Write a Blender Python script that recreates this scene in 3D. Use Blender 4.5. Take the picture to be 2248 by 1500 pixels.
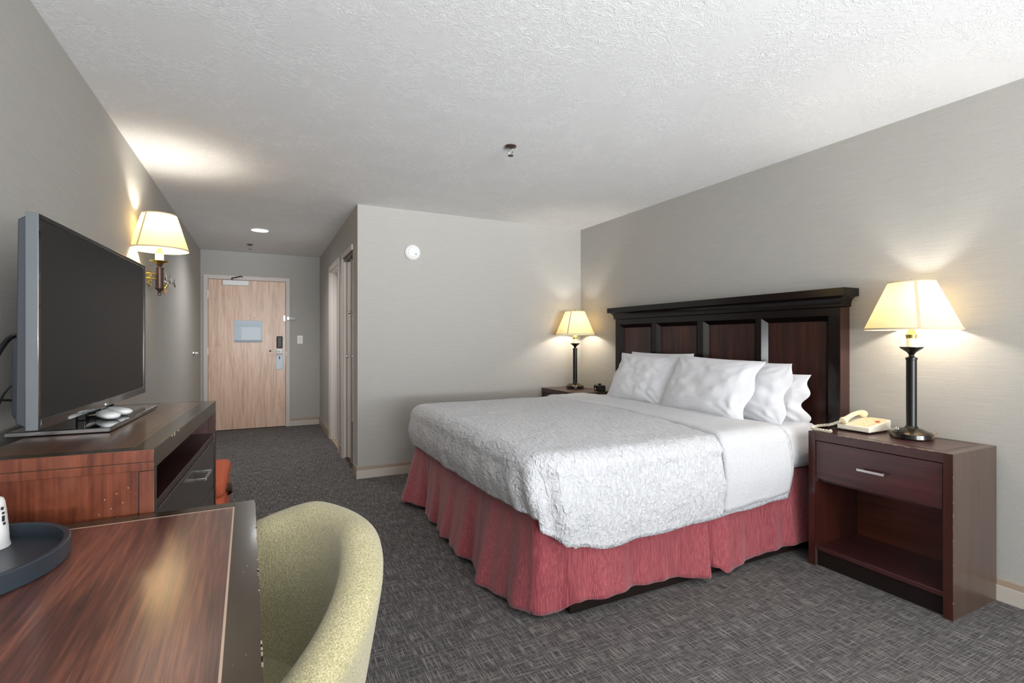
import bpy, bmesh, math, random
from mathutils import Vector, Matrix, noise
random.seed(7)
S = bpy.context.scene
COL = S.collection
PI = math.pi
for o in list(bpy.data.objects): bpy.data.objects.remove(o)

# ------------------------------------------------------------------ camera
H = 2.44; CAMZ = 1.2362
cd = bpy.data.cameras.new('camera'); cam = bpy.data.objects.new('camera', cd); COL.objects.link(cam)
cam.location = (0, 0, CAMZ); cam.rotation_euler = (PI/2, 0, -math.radians(26.461))
cd.sensor_width = 36; cd.lens = 1102.99/2248*36; cd.shift_y = -4/2248; cd.clip_start = .02
S.camera = cam
# ------------------------------------------------------------------ world, daylight, added fill, exposure
S.view_settings.view_transform = 'Standard'; S.view_settings.look = 'None'
S.view_settings.gamma = 1; S.view_settings.use_curve_mapping = False
S.view_settings.exposure = 0.06
w = bpy.data.worlds.new('world'); S.world = w; w.use_nodes = True
w.node_tree.nodes['Background'].inputs[0].default_value = (.75, .87, 1, 1)
w.node_tree.nodes['Background'].inputs[1].default_value = 1.0
def area(name, loc, rot, sx, sy, e, c=(1, 1, 1)):
    l = bpy.data.lights.new(name, 'AREA'); l.shape = 'RECTANGLE'; l.size = sx; l.size_y = sy
    l.energy = e; l.color = c
    o = bpy.data.objects.new(name, l); o.location = loc; o.rotation_euler = rot; COL.objects.link(o); return o
# daylight entering through the window wall behind the camera
area('window_daylight', (1.25, -3.29, 1.32), (PI/2, 0, 0), 3.5, 2.1, 80, (.93, .97, 1))
# added unseen fill with a narrow spread, aimed up to even out the ceiling
ceil_fill = area('ceiling_fill_light', (1.25, -3.1, 1.3), (PI/2+math.radians(22), 0, 0), 3.4, 1.1, 66, (.94, .97, 1)); ceil_fill.data.spread = math.radians(64)
# second added fill, tilted steeply upward to brighten ceiling and walls
area('upward_fill_light', (1.0, -3.0, 1.0), (PI/2+math.radians(60), 0, 0), 3.2, .7, 175, (.94, .97, 1))

# ------------------------------------------------------------------ materials
def srgb(r, g, b):
    f = lambda c: (c/255/12.92) if c/255 <= .04045 else ((c/255+.055)/1.055)**2.4
    return (f(r), f(g), f(b), 1)
class NT:
    def __init__(s, name, col=(.8, .8, .8, 1), rough=.5, metal=0, **kw):
        s.m = bpy.data.materials.new(name); s.m.use_nodes = True; s.t = s.m.node_tree
        s.b = s.t.nodes['Principled BSDF']
        s.b.inputs['Base Color'].default_value = col; s.b.inputs['Roughness'].default_value = rough
        s.b.inputs['Metallic'].default_value = metal
        for k, v in kw.items(): s.b.inputs[k.replace('_', ' ')].default_value = v
    def n(s, t, **kw):
        x = s.t.nodes.new(t)
        for k, v in kw.items(): setattr(x, k, v)
        return x
    def l(s, a, b): s.t.links.new(a, b)
    def coords(s, scale=(1, 1, 1), rot=(0, 0, 0)):
        tc = s.n('ShaderNodeTexCoord'); mp = s.n('ShaderNodeMapping')
        mp.inputs['Scale'].default_value = scale; mp.inputs['Rotation'].default_value = rot
        s.l(tc.outputs['Object'], mp.inputs[0]); return mp.outputs[0]
    def noise(s, vec, scale=5, detail=3, rough=.5, dist=0):
        x = s.n('ShaderNodeTexNoise'); s.l(vec, x.inputs['Vector'])
        x.inputs['Scale'].default_value = scale; x.inputs['Detail'].default_value = detail
        x.inputs['Roughness'].default_value = rough; x.inputs['Distortion'].default_value = dist
        return x.outputs['Fac']
    def ramp(s, fac, stops):
        r = s.n('ShaderNodeValToRGB'); e = r.color_ramp.elements
        while len(e) < len(stops): e.new(.5)
        for i, (p, c) in enumerate(stops):
            e[i].position = p; e[i].color = c if len(c) == 4 else (*c, 1)
        s.l(fac, r.inputs[0]); return r.outputs[0]
    def mix(s, a, b, fac=.5, mode='MIX'):
        x = s.n('ShaderNodeMix', data_type='RGBA', blend_type=mode)
        for i, v in ((6, a), (7, b), (0, fac)):
            if hasattr(v, 'type'): s.l(v, x.inputs[i])
            else: x.inputs[i].default_value = v
        return x.outputs[2]
    def math(s, a, b, op='ADD'):
        x = s.n('ShaderNodeMath', operation=op)
        for i, v in enumerate((a, b)):
            if hasattr(v, 'type'): s.l(v, x.inputs[i])
            else: x.inputs[i].default_value = v
        return x.outputs[0]
    def col(s, c): s.l(c, s.b.inputs['Base Color']); return s
    def bump(s, h, strength=.2, dist=.005):
        x = s.n('ShaderNodeBump'); x.inputs['Strength'].default_value = strength
        x.inputs['Distance'].default_value = dist; s.l(h, x.inputs['Height'])
        s.l(x.outputs[0], s.b.inputs['Normal']); return s
W1, B0 = (1, 1, 1, 1), (0, 0, 0, 1)

# wallpaper: woven greige cloth with thin pale threads running level
def wallpaper(name, base, thread=.5):
    m = NT(name, rough=.75)
    v = m.coords((1, 1, 1))
    sx = m.n('ShaderNodeSeparateXYZ'); m.l(v, sx.inputs[0])
    hsum = m.math(sx.outputs[0], sx.outputs[1])
    cb = m.n('ShaderNodeCombineXYZ'); m.l(hsum, cb.inputs[0]); m.l(sx.outputs[2], cb.inputs[1])
    def st(sc):
        mp = m.n('ShaderNodeMapping'); mp.inputs['Scale'].default_value = sc; m.l(cb.outputs[0], mp.inputs[0]); return mp.outputs[0]
    a = m.noise(st((5, 190, 1)), 1, 3, .6)
    b = m.noise(st((160, 260, 1)), 1, 2, .6)
    c1 = tuple(x*.93 for x in base[:3])+(1,); c2 = tuple(min(1, x*1.12) for x in base[:3])+(1,)
    ca = m.ramp(a, [(.35, c1), (.62, base), (.74, c2)])
    cbb = m.ramp(b, [(.3, (.9, .9, .9)), (.7, (1.04, 1.04, 1.04))])
    m.col(m.mix(ca, cbb, 1.0, 'MULTIPLY'))
    m.bump(m.math(a, b), thread, .0012)
    return m.m
M = {}
M['wall'] = wallpaper('wallpaper', srgb(182, 179, 173))
m = NT('ceiling_texture', rough=.9); v = m.coords()
n1 = m.noise(v, 20, 5, .62, 1.8); n2 = m.noise(v, 4, 2)
k = m.math(m.ramp(n1, [(.48, B0), (.53, W1), (.60, B0)]), m.ramp(n2, [(.36, B0), (.56, W1)]), 'MULTIPLY')
m.col(m.mix(srgb(234, 234, 234), srgb(246, 246, 246), k)); m.bump(m.math(k, m.math(n1, .5, 'MULTIPLY')), .45, .004); M['ceiling'] = m.m

m = NT('carpet', rough=.95)
a = m.noise(m.coords((11, 240, 1)), 1, 2, .6)
b = m.noise(m.coords((240, 11, 1)), 1, 2, .6)
c = m.noise(m.coords(), 350, 2, .7); d = m.noise(m.coords(), 2.5, 2)
ra = m.ramp(a, [(.50, B0), (.66, W1)]); rb = m.ramp(b, [(.50, B0), (.64, W1)])
t = m.math(m.math(ra, .75, 'MULTIPLY'), m.math(rb, .85, 'MULTIPLY'), 'MAXIMUM')
t = m.math(t, m.math(c, 1.5, 'MULTIPLY'), 'MULTIPLY')
m.col(m.mix(m.mix(srgb(70, 67, 67), srgb(176, 170, 166), t), m.ramp(d, [(.3, (.88, .88, .88)), (.7, (1, 1, 1))]), 1.0, 'MULTIPLY'))
m.bump(m.math(t, c), .6, .004); M['carpet'] = m.m

def wood(name, c1, c2, c3, axis=1, rough=.3, coat=.3, sc=1.0, crough=.08, stretch=14):
    m = NT(name, rough=rough, Coat_Weight=coat, Coat_Roughness=crough)
    s = [9.*sc]*3; s[axis] = 9.*sc/stretch
    v = m.coords(tuple(s))
    a = m.noise(v, 1.2, 5, .6, 1.2)
    s2 = [70.*sc]*3; s2[axis] = 2.*sc
    b = m.noise(m.coords(tuple(s2)), 1.5, 3, .6)
    t = m.math(m.math(a, .62, 'MULTIPLY'), m.math(b, .40, 'MULTIPLY'))
    m.col(m.ramp(t, [(.36, c1), (.5, c2), (.63, c3)])); m.bump(b, .04, .001)
    return m.m
M['desk_wood'] = wood('walnut_laminate', srgb(60, 34, 28), srgb(104, 58, 46), srgb(146, 90, 68), 1, .4, 1.0, 1.5, .17)
M['dresser_top'] = wood('dresser_top_laminate', srgb(70, 42, 30), srgb(98, 62, 44), srgb(120, 82, 60), 1, .3, .5, 1.3, .15)
M['mahogany'] = wood('mahogany', srgb(46, 20, 16), srgb(60, 27, 21), srgb(76, 35, 27), 2, .3, .5, 1.0, .12)
M['mahogany_y'] = wood('mahogany_level_grain', srgb(52, 25, 24), srgb(66, 33, 32), srgb(80, 42, 38), 1, .35, .4, 1.0, .15)
M['mahogany_dark'] = wood('mahogany_dark_stain', srgb(30, 14, 12), srgb(42, 20, 17), srgb(54, 26, 20), 2, .35, .4)  # darkest mahogany, for inlay, groove and inner parts
M['stand_side'] = wood('stand_side', srgb(66, 50, 42), srgb(76, 58, 49), srgb(84, 66, 56), 2, .32, .3, 1.0, .15)
M['side_red'] = wood('cherry_side', srgb(74, 34, 24), srgb(108, 56, 37), srgb(128, 70, 48), 2, .28, .3, .8, .1, 3)
M['espresso'] = NT('espresso_lacquer', srgb(32, 24, 22), .3, 0, Specular_IOR_Level=.3).m
M['edge'] = NT('dark_edge_band', srgb(58, 46, 32), .24, 0, Coat_Weight=.25, Coat_Roughness=.1).m
M['hb_frame'] = NT('headboard_frame', srgb(20, 13, 12), .16, 0, Specular_IOR_Level=.35).m
M['hb_panel'] = wood('headboard_panel', srgb(32, 13, 10), srgb(50, 21, 16), srgb(74, 34, 24), 2, .3, .08, 1.4)
M['hb_side'] = NT('headboard_side', srgb(62, 40, 36), .35).m
M['seam'] = NT('pale_inlay_seam', srgb(196, 170, 150), .5).m
M['worn'] = NT('chipped_edge', srgb(170, 150, 125), .7).m
M['door'] = wood('oak_veneer', srgb(190, 148, 118), srgb(220, 184, 158), srgb(232, 202, 180), 2, .4, .15, 1.6, .2, 12)
M['frame'] = NT('door_frame_paint', srgb(208, 198, 192), .45).m
M['white_trim'] = NT('white_trim_paint', srgb(232, 226, 220), .45).m
M['base'] = NT('baseboard_vinyl', srgb(168, 150, 132), .5).m
M['base_light'] = NT('baseboard_light', srgb(196, 188, 178), .5).m
M['chrome'] = NT('chrome', (.8, .8, .82, 1), .12, 1).m
M['steel'] = NT('brushed_steel', (.72, .71, .7, 1), .32, 1).m
M['dark_chrome'] = NT('dark_chrome', (.42, .47, .52, 1), .1, 1).m
M['brass'] = NT('brass', (.72, .55, .16, 1), .25, 1).m
M['bronze'] = NT('aged_bronze', srgb(84, 66, 60), .32, .6).m
M['black_metal'] = NT('black_bronze_metal', srgb(16, 13, 12), .3, 0, Specular_IOR_Level=.4).m
m = NT('bronze_brushed_black', rough=.25, metal=.5, Coat_Weight=.4)
m.col(m.ramp(m.noise(m.coords((1, 1, 1)), 18, 2), [(.45, srgb(28, 24, 22)), (.7, srgb(120, 96, 60))])); M['lamp_base'] = m.m
M['black'] = NT('black_plastic', srgb(22, 22, 24), .4).m
M['grey_plastic'] = NT('grey_plastic', srgb(62, 66, 72), .45).m
M['screen'] = NT('tv_screen', srgb(34, 34, 35), .3, 0, Specular_IOR_Level=.12).m
M['gloss_black'] = NT('gloss_black', srgb(16, 18, 22), .06, 0, Coat_Weight=1).m
M['tray'] = NT('tray_black', srgb(44, 52, 60), .38).m
M['white_plastic'] = NT('white_plastic', srgb(236, 236, 234), .35).m
M['ivory'] = NT('ivory_plastic', srgb(236, 220, 180), .4).m
M['ivory_light'] = NT('ivory_light_plastic', srgb(236, 228, 208), .4).m
M['candle'] = NT('candle_sleeve', srgb(244, 236, 214), .5).m
M['red'] = NT('red_lamp', srgb(200, 60, 40), .4).m
M['mirror'] = NT('mirror', (.62, .6, .57, 1), .05, 1).m
M['grey_card'] = NT('notice_card', srgb(176, 192, 204), .35).m
M['grey_card2'] = NT('notice_card_light', srgb(208, 220, 228), .4).m
M['grey_card3'] = NT('notice_card_bar', srgb(142, 152, 162), .4).m
M['cord_tan'] = NT('tan_cord', srgb(150, 110, 70), .5).m
# linens
def linen(name, colr, sx, sy, sz, strength, dist, rough=.9, wr=.0, tint=.06):
    m = NT(name, rough=rough, Sheen_Weight=.15)
    a = m.noise(m.coords((sx, sy, sz)), 1, 2, .6, .8)
    dk = tuple(x*(1-tint) for x in colr[:3])+(1,)
    m.col(m.ramp(a, [(.35, dk), (.65, colr)]))
    h = a
    if wr:
        h = m.math(a, m.math(m.noise(m.coords(), 9, 4, .55, .6), wr, 'MULTIPLY'))
    m.bump(h, strength, dist); return m.m
M['spread'] = linen('seersucker_bedspread', srgb(216, 216, 219), 60, 22, 34, 1.0, .016, tint=.13)
M['spread_fold'] = linen('seersucker_foldback', srgb(216, 216, 219), 110, 110, 110, .9, .006, tint=.08)
M['sheet'] = linen('white_sheet', srgb(214, 214, 219), 300, 300, 300, .4, .004, wr=4, tint=.02)
M['pillow'] = linen('pillow_cotton', srgb(228, 228, 231), 400, 400, 400, .35, .004, wr=4, tint=.02)
M['boxspring'] = NT('box_spring_cloth', srgb(176, 184, 194), .9).m
m = NT('skirt_cloth', rough=.65, Sheen_Weight=.3)
a = m.noise(m.coords((330, 330, 9)), 1, 3, .65, .6); b = m.noise(m.coords((14, 14, 2)), 1, 2)
m.col(m.mix(m.ramp(a, [(.34, srgb(128, 44, 54)), (.52, srgb(162, 70, 78)), (.66, srgb(190, 98, 102))]), m.ramp(b, [(.3, (.85, .85, .85)), (.7, (1, 1, 1))]), 1.0, 'MULTIPLY'))
m.bump(a, .5, .003); M['skirt'] = m.m
m = NT('chair_tweed', rough=.95, Sheen_Weight=.3)
a = m.noise(m.coords(), 320, 2, .7); b = m.noise(m.coords((1, 1, 1)), 4, 2); c = m.noise(m.coords((500, 60, 60)), 1, 1)
m.col(m.mix(m.ramp(a, [(.3, srgb(140, 132, 92)), (.5, srgb(182, 172, 132)), (.7, srgb(214, 206, 170))]), m.ramp(b, [(.3, (.90, .90, .86)), (.7, (1, 1, 1))]), 1.0, 'MULTIPLY'))
m.bump(m.math(a, c), .6, .003); M['tweed'] = m.m
m = NT('orange_fabric', rough=.85)
a = m.noise(m.coords(), 300, 2, .7)
m.col(m.ramp(a, [(.3, srgb(186, 84, 54)), (.7, srgb(226, 118, 82))])); m.bump(a, .3, .002); M['orange'] = m.m
M['strap'] = NT('brown_strap', srgb(84, 58, 40), .6).m
M['leg_wood'] = NT('dark_leg', srgb(52, 34, 26), .4).m
# lamp shade: thin cloth that lets the bulb's light through
m = bpy.data.materials.new('shade_cloth'); m.use_nodes = True; t_ = m.node_tree; t_.nodes.clear()
out = t_.nodes.new('ShaderNodeOutputMaterial'); df = t_.nodes.new('ShaderNodeBsdfDiffuse'); tr = t_.nodes.new('ShaderNodeBsdfTranslucent'); mx = t_.nodes.new('ShaderNodeMixShader')
df.inputs[0].default_value = srgb(232, 216, 182); tr.inputs[0].default_value = srgb(240, 208, 140); mx.inputs[0].default_value = .22
t_.links.new(df.outputs[0], mx.inputs[1]); t_.links.new(tr.outputs[0], mx.inputs[2]); t_.links.new(mx.outputs[0], out.inputs[0]); M['shade'] = m
M['shade_trim'] = NT('shade_trim', srgb(206, 188, 156), .8).m
m = NT('downlight_lens', (1, 1, 1, 1), .5); m.b.inputs['Emission Color'].default_value = (1, .99, .97, 1); m.b.inputs['Emission Strength'].default_value = 12; M['lens'] = m.m

# ------------------------------------------------------------------ builders
def link(name, bm, mat, parent=None, bevel=0, smooth=None, seg=2, sub=0, solid=0):
    bmesh.ops.recalc_face_normals(bm, faces=bm.faces)
    me = bpy.data.meshes.new(name); bm.to_mesh(me); bm.free()
    if isinstance(mat, str): mat = M[mat]
    me.materials.append(mat)
    o = bpy.data.objects.new(name, me); COL.objects.link(o)
    if parent: o.parent = parent
    if smooth is True:
        for p in me.polygons: p.use_smooth = True
    elif smooth is not None or bevel:
        me.shade_smooth(); me.set_sharp_from_angle(angle=math.radians(smooth or 35))
    if solid:
        md = o.modifiers.new('solid', 'SOLIDIFY'); md.thickness = solid; md.offset = -1
    if sub:
        md = o.modifiers.new('sub', 'SUBSURF'); md.levels = sub; md.render_levels = sub
    if bevel:
        md = o.modifiers.new('bevel', 'BEVEL'); md.width = bevel; md.segments = seg; md.limit_method = 'ANGLE'; md.angle_limit = math.radians(40)
    return o
def box(bm, x0, x1, y0, y1, z0, z1):
    vs = [bm.verts.new((x, y, z)) for z in (z0, z1) for y in (y0, y1) for x in (x0, x1)]
    for f in ((0, 2, 3, 1), (4, 5, 7, 6), (0, 1, 5, 4), (2, 6, 7, 3), (0, 4, 6, 2), (1, 3, 7, 5)): bm.faces.new([vs[i] for i in f])
def boxes(name, lst, mat, parent=None, bevel=0, marks=None, mark_mat='worn', **k):
    bm = bmesh.new()
    for b in lst: box(bm, *b)
    nf = len(bm.faces)
    for b in marks or []: box(bm, *b)
    bm.faces.ensure_lookup_table()
    for f in bm.faces[nf:]: f.material_index = 1
    o = link(name, bm, mat, parent, bevel, **k)
    if marks: o.data.materials.append(M[mark_mat])
    return o
def lathe(name, prof, mat, parent=None, loc=(0, 0, 0), seg=40, sx=1, sy=1, axis='z', smooth=30, **k):
    bm = bmesh.new(); rings = []
    for r, z in prof:
        ring = []
        for i in range(seg):
            a = 2*PI*i/seg; p = (r*math.cos(a)*sx, r*math.sin(a)*sy, z)
            if axis == 'x': p = (p[2], p[0], p[1])
            if axis == 'y': p = (p[0], p[2], p[1])
            ring.append(bm.verts.new((p[0]+loc[0], p[1]+loc[1], p[2]+loc[2])))
        rings.append(ring)
    for a, b in zip(rings, rings[1:]):
        for i in range(seg): bm.faces.new((a[i], a[(i+1) % seg], b[(i+1) % seg], b[i]))
    if prof[0][0] > 0 and not k.pop('open0', 0): bm.faces.new(rings[0][::-1])
    if prof[-1][0] > 0 and not k.pop('open1', 0): bm.faces.new(rings[-1])
    k.pop('open0', 0); k.pop('open1', 0)
    bmesh.ops.remove_doubles(bm, verts=bm.verts, dist=1e-6)
    return link(name, bm, mat, parent, smooth=smooth, **k)
def tube_bm(bm, pts, r, seg=8):
    pts = [Vector(p) for p in pts]; rings = []
    up = Vector((0, 0, 1))
    for i, p in enumerate(pts):
        t = (pts[min(i+1, len(pts)-1)]-pts[max(i-1, 0)]).normalized()
        s = t.cross(up)
        if s.length < .05: s = t.cross(Vector((1, 0, 0)))
        s.normalize(); u = s.cross(t).normalized()
        rr = r[i] if isinstance(r, (list, tuple)) else r
        rings.append([bm.verts.new(p+(s*math.cos(2*PI*j/seg)+u*math.sin(2*PI*j/seg))*rr) for j in range(seg)])
    for a, b in zip(rings, rings[1:]):
        for i in range(seg): bm.faces.new((a[i], a[(i+1) % seg], b[(i+1) % seg], b[i]))
    bm.faces.new(rings[0][::-1]); bm.faces.new(rings[-1])
def smoothpath(pts, n=10):
    P = [Vector(p) for p in pts]; P = [P[0]*2-P[1]]+P+[P[-1]*2-P[-2]]; out = []
    for i in range(1, len(P)-2):
        for k in range(n):
            t = k/n; a, b, c, d = P[i-1:i+3]
            out.append(.5*((2*b)+(c-a)*t+(2*a-5*b+4*c-d)*t*t+(3*b-a-3*c+d)*t**3))
    out.append(P[-2]); return out
def tube(name, pts, r, mat, parent=None, seg=8, smoothn=0):
    bm = bmesh.new(); tube_bm(bm, smoothpath(pts, smoothn) if smoothn else pts, r, seg)
    return link(name, bm, mat, parent, smooth=50)
def tag(o, label, cat, group=None, kind=None):
    o['label'] = label; o['category'] = cat
    if group: o['group'] = group
    if kind: o['kind'] = kind
    return o
def struct(o): o['kind'] = 'structure'; return o
def empty(name, loc=(0, 0, 0), rz=0):
    o = bpy.data.objects.new(name, None); COL.objects.link(o); o.location = loc; o.rotation_euler = (0, 0, rz)
    o.empty_display_size = .05; return o
def copy_tree(o, parent=None):
    c = o.copy(); COL.objects.link(c); c.parent = parent
    for ch in list(o.children): copy_tree(ch, c)
    return c
def hashn(x, y, z, s=1): return noise.noise(Vector((x*s, y*s, z*s)))

# ------------------------------------------------------------------ room shell
XL, XR, YF, YE, YW, XH = -.735, 3.135, 4.605, 7.855, -3.2, .76
T = .12
struct(boxes('floor', [(XL-T, XR+T, YW-T, YE+T, -.1, 0)], 'carpet'))
struct(boxes('ceiling', [(XL-T, XR+T, YW-T, YE+T, H, H+.1)], 'ceiling'))
struct(boxes('wall_left', [(XL-T, XL, YW-T, YE+T, 0, H)], 'wall'))
struct(boxes('wall_right', [(XR, XR+T, YW-T, YF+T, 0, H)], 'wall'))
struct(boxes('wall_far', [(XH, XR, YF, YF+T, 0, H)], 'wall'))
DX0, DX1, DZ = -.655, .313, 2.065
struct(boxes('wall_entry', [(XL, DX0, YE, YE+T, 0, H), (DX1, XH+T, YE, YE+T, 0, H), (DX0, DX1, YE, YE+T, DZ, H), (DX0, DX1, YE+.08, YE+T, 0, DZ)], 'wall'))
# hall wall with a bathroom doorway and a mirrored closet opening
B0_, B1_, C0_, C1_, OZ = 5.79, 6.58, 4.835, 5.47, 2.075
struct(boxes('wall_hall', [(XH, XH+T, YF+T, C0_, 0, H), (XH, XH+T, C1_, B0_, 0, H), (XH, XH+T, B1_, YE, 0, H), (XH, XH+T, C0_, C1_, OZ, H), (XH, XH+T, B0_, B1_, OZ, H)], 'wall'))
struct(boxes('wall_window', [(XL, -.55, YW-T, YW, 0, H), (3.0, XR, YW-T, YW, 0, H), (-.55, 3.0, YW-T, YW, 0, .25), (-.55, 3.0, YW-T, YW, 2.36, H)], 'wall'))
win = struct(empty('window_1', (1.225, YW-.06, .25)))
boxes('window_frame', [(-1.775, 1.775, -.03, .03, 0, .05), (-1.775, 1.775, -.03, .03, 2.06, 2.11), (-1.775, -1.725, -.03, .03, .05, 2.06), (1.725, 1.775, -.03, .03, .05, 2.06), (-.025, .025, -.03, .03, .05, 2.06)], 'white_trim', win, .004)
def baseboard(name, x0, x1, y0, y1, d):
    """d: which side faces the room (+x,-x,-y)"""
    o = boxes(name, [(x0, x1, y0, y1, 0, .105)], 'base', None, .003)
    struct(o)
    t = .005; 
    bx = dict(px=(x1, x1+t, y0, y1), nx=(x0-t, x0, y0, y1), ny=(x0, x1, y0-t, y0))[d]
    boxes('lower_band', [(bx[0], bx[1], bx[2], bx[3], 0, .075)], 'base_light' if name != 'baseboard_hall' else 'base', o, .002)
    return o
baseboard('baseboard_left', XL, XL+.012, YW, YE, 'px')
baseboard('baseboard_right', XR-.012, XR, YW, YF, 'nx')
baseboard('baseboard_far', XH-.012, XR-.012, YF-.012, YF, 'ny')
baseboard('baseboard_entry', .358, XH, YE-.012, YE, 'ny')
for nm, a, b in (('baseboard_hall', YF, C0_-.05), ('baseboard_hall_middle', C1_+.06, B0_-.07), ('baseboard_hall_end', B1_+.07, YE-.012)):
    struct(boxes(nm, [(XH-.012, XH, a, b, 0, .105)], 'base', None, .003))
# entry door
d1 = struct(empty('door_1', (0, YE, 0)))
boxes('door_frame', [(-.70, DX0+.008, -.018, .08, 0, 2.112), (DX1-.008, .358, -.018, .08, 0, 2.112), (DX0+.008, DX1-.008, -.018, .08, DZ-.008, 2.112)], 'frame', d1, .003)
boxes('door_slab', [(DX0+.011, DX1-.011, -.004, .045, .008, DZ-.011)], 'door', d1, .001)
for z in (.28, 1.03, 1.80):
    tube('hinge', [(DX0+.006, -.02, z), (DX0+.006, -.02, z+.1)], .007, 'steel', d1)
cl = boxes('door_closer', [(-.475, -.16, -.065, -.004, 1.975, 2.045)], 'white_plastic', d1, .006)
tube('closer_arm', [(-.36, -.04, 2.05), (-.37, -.05, 2.07), (-.25, -.09, 2.10), (-.24, -.03, 2.095)], .008, 'bronze', cl)
lk = boxes('lock_reader', [(.185, .262, -.04, -.004, 1.115, 1.285)], 'black', d1, .012, seg=3)
boxes('reader_window', [(.202, .245, -.043, -.039, 1.125, 1.265)], 'grey_plastic', lk, .003)
boxes('lock_body', [(.185, .265, -.035, -.004, 1.035, 1.112)], 'white_plastic', d1, .008)
hd = tube('door_handle', [(.225, -.035, 1.075), (.225, -.075, 1.075), (.205, -.082, 1.075), (.115, -.08, 1.078)], [.011, .011, .011, .009], 'white_plastic', d1, 10)
lathe('handle_tip', [(0, 0), (.011, 0), (.011, .02), (0, .02)], 'black', hd, (.095, -.08, 1.078), 12, axis='x')
lp = boxes('lock_plate', [(.178, .268, -.014, -.004, .815, 1.03)], 'grey_card2', d1, .004)
boxes('keyhole', [(.216, .23, -.017, -.013, .96, 1.0)], 'black', lp, .003)
boxes('strike_plate', [(.305, .318, -.024, -.016, 1.01, 1.06)], 'white_plastic', d1, .002)
lathe('peephole', [(0, -.014), (.014, -.012), (.016, -.004), (0, -.004)], 'white_plastic', d1, (-.17, 0, 1.535), 16, axis='y')
sb = boxes('latch_plate', [(.272, .30, -.014, -.004, 1.50, 1.58)], 'steel', d1, .003)
sg = boxes('latch_block', [(.315, .352, -.05, -.018, 1.515, 1.565)], 'steel', d1, .005)
bm = bmesh.new(); tube_bm(bm, [(.33, -.05, 1.548), (.43, -.055, 1.548), (.44, -.055, 1.540), (.43, -.055, 1.532), (.33, -.05, 1.532)], .004, 8)
link('swing_bar', bm, 'steel', d1, smooth=50)
nt = tag(empty('notice_frame', (-.17, YE-.006, 1.2)), 'pale grey framed notice hung on the oak entry door', 'notice')
boxes('backing', [(-.172, .176, -.008, 0, 0, .30)], 'grey_card', nt, .002)
boxes('lower_rail', [(-.166, .176, -.011, -.008, .0, .028)], 'grey_card3', nt)
boxes('card', [(-.08, .152, -.010, -.008, .035, .205)], 'grey_card2', nt)
boxes('upper_print', [(-.15, .16, -.010, -.008, .225, .228), (-.15, .16, -.010, -.008, .25, .252), (-.13, -.125, -.010, -.008, .13, .135), (-.11, -.105, -.010, -.008, .08, .085), (-.135, -.12, -.010, -.008, .10, .103)], 'grey_card3', nt)
sw = tag(empty('light_switch', (.492, YE, 1.236)), 'white light switch on the wall right of the entry door', 'light switch')
boxes('wall_plate', [(-.037, .037, -.008, 0, -.06, .06)], 'white_plastic', sw, .003)
boxes('rocker', [(-.017, .017, -.013, -.008, -.034, .034)], 'ivory_light', sw, .002)
# bathroom doorway: casing, jamb, closed slab set back
d2 = struct(empty('door_2', (XH, (B0_+B1_)/2, 0))); hb = (B1_-B0_)/2
boxes('door_casing', [(-.016, 0, hb-.005, hb+.06, 0, OZ+.06), (-.016, 0, -hb-.06, -hb+.005, 0, OZ+.06), (-.016, 0, -hb+.005, hb-.005, OZ-.005, OZ+.06)], 'frame', d2, .004)
boxes('jamb', [(0, T, hb-.018, hb, 0, OZ), (0, T, -hb, -hb+.018, 0, OZ), (0, T, -hb+.018, hb-.018, OZ-.018, OZ), (.06, .075, hb-.03, hb-.018, 0, OZ-.018)], 'white_trim', d2, .002)
boxes('door_slab', [(T-.04, T-.002, -hb+.018, hb-.03, .01, OZ-.018)], 'white_trim', d2)
boxes('threshold', [(.005, T, -hb+.018, hb-.018, 0, .012)], 'base', d2, .003)
# mirrored closet doors
d3 = struct(empty('door_3', (XH, (C0_+C1_)/2, 0))); hc = (C1_-C0_)/2
boxes('door_casing', [(-.016, 0, hc-.005, hc+.055, 0, OZ+.055), (-.016, 0, -hc+.005, hc-.005, OZ-.002, OZ+.05)], 'frame', d3, .004)
boxes('jamb', [(0, T, hc-.018, hc, 0, OZ), (0, T, -hc, -hc+.018, 0, OZ)], 'white_trim', d3)
boxes('track', [(.0, .06, -hc+.018, hc-.018, OZ-.03, OZ), (.01, .06, -hc+.018, hc-.018, 0, .012)], 'bronze', d3)
for a, b in ((-hc+.02, -.003), (.003, hc-.02)):
    mp = boxes('mirror_panel', [(.03, .05, a, b, .02, OZ-.035)], 'mirror', d3, .002)
    boxes('panel_edge', [(.026, .031, a, a+.012, .02, OZ-.035), (.026, .031, b-.012, b, .02, OZ-.035)], 'base', mp)
for y, z in ((.04, 1.07), (-.1, 1.5)):
    lathe('closet_knob', [(0, -.045), (.016, -.043), (.018, -.032), (.008, -.022), (.008, 0), (0, 0)], 'chrome', d3, (.03, y, z), 16, axis='x')

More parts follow.
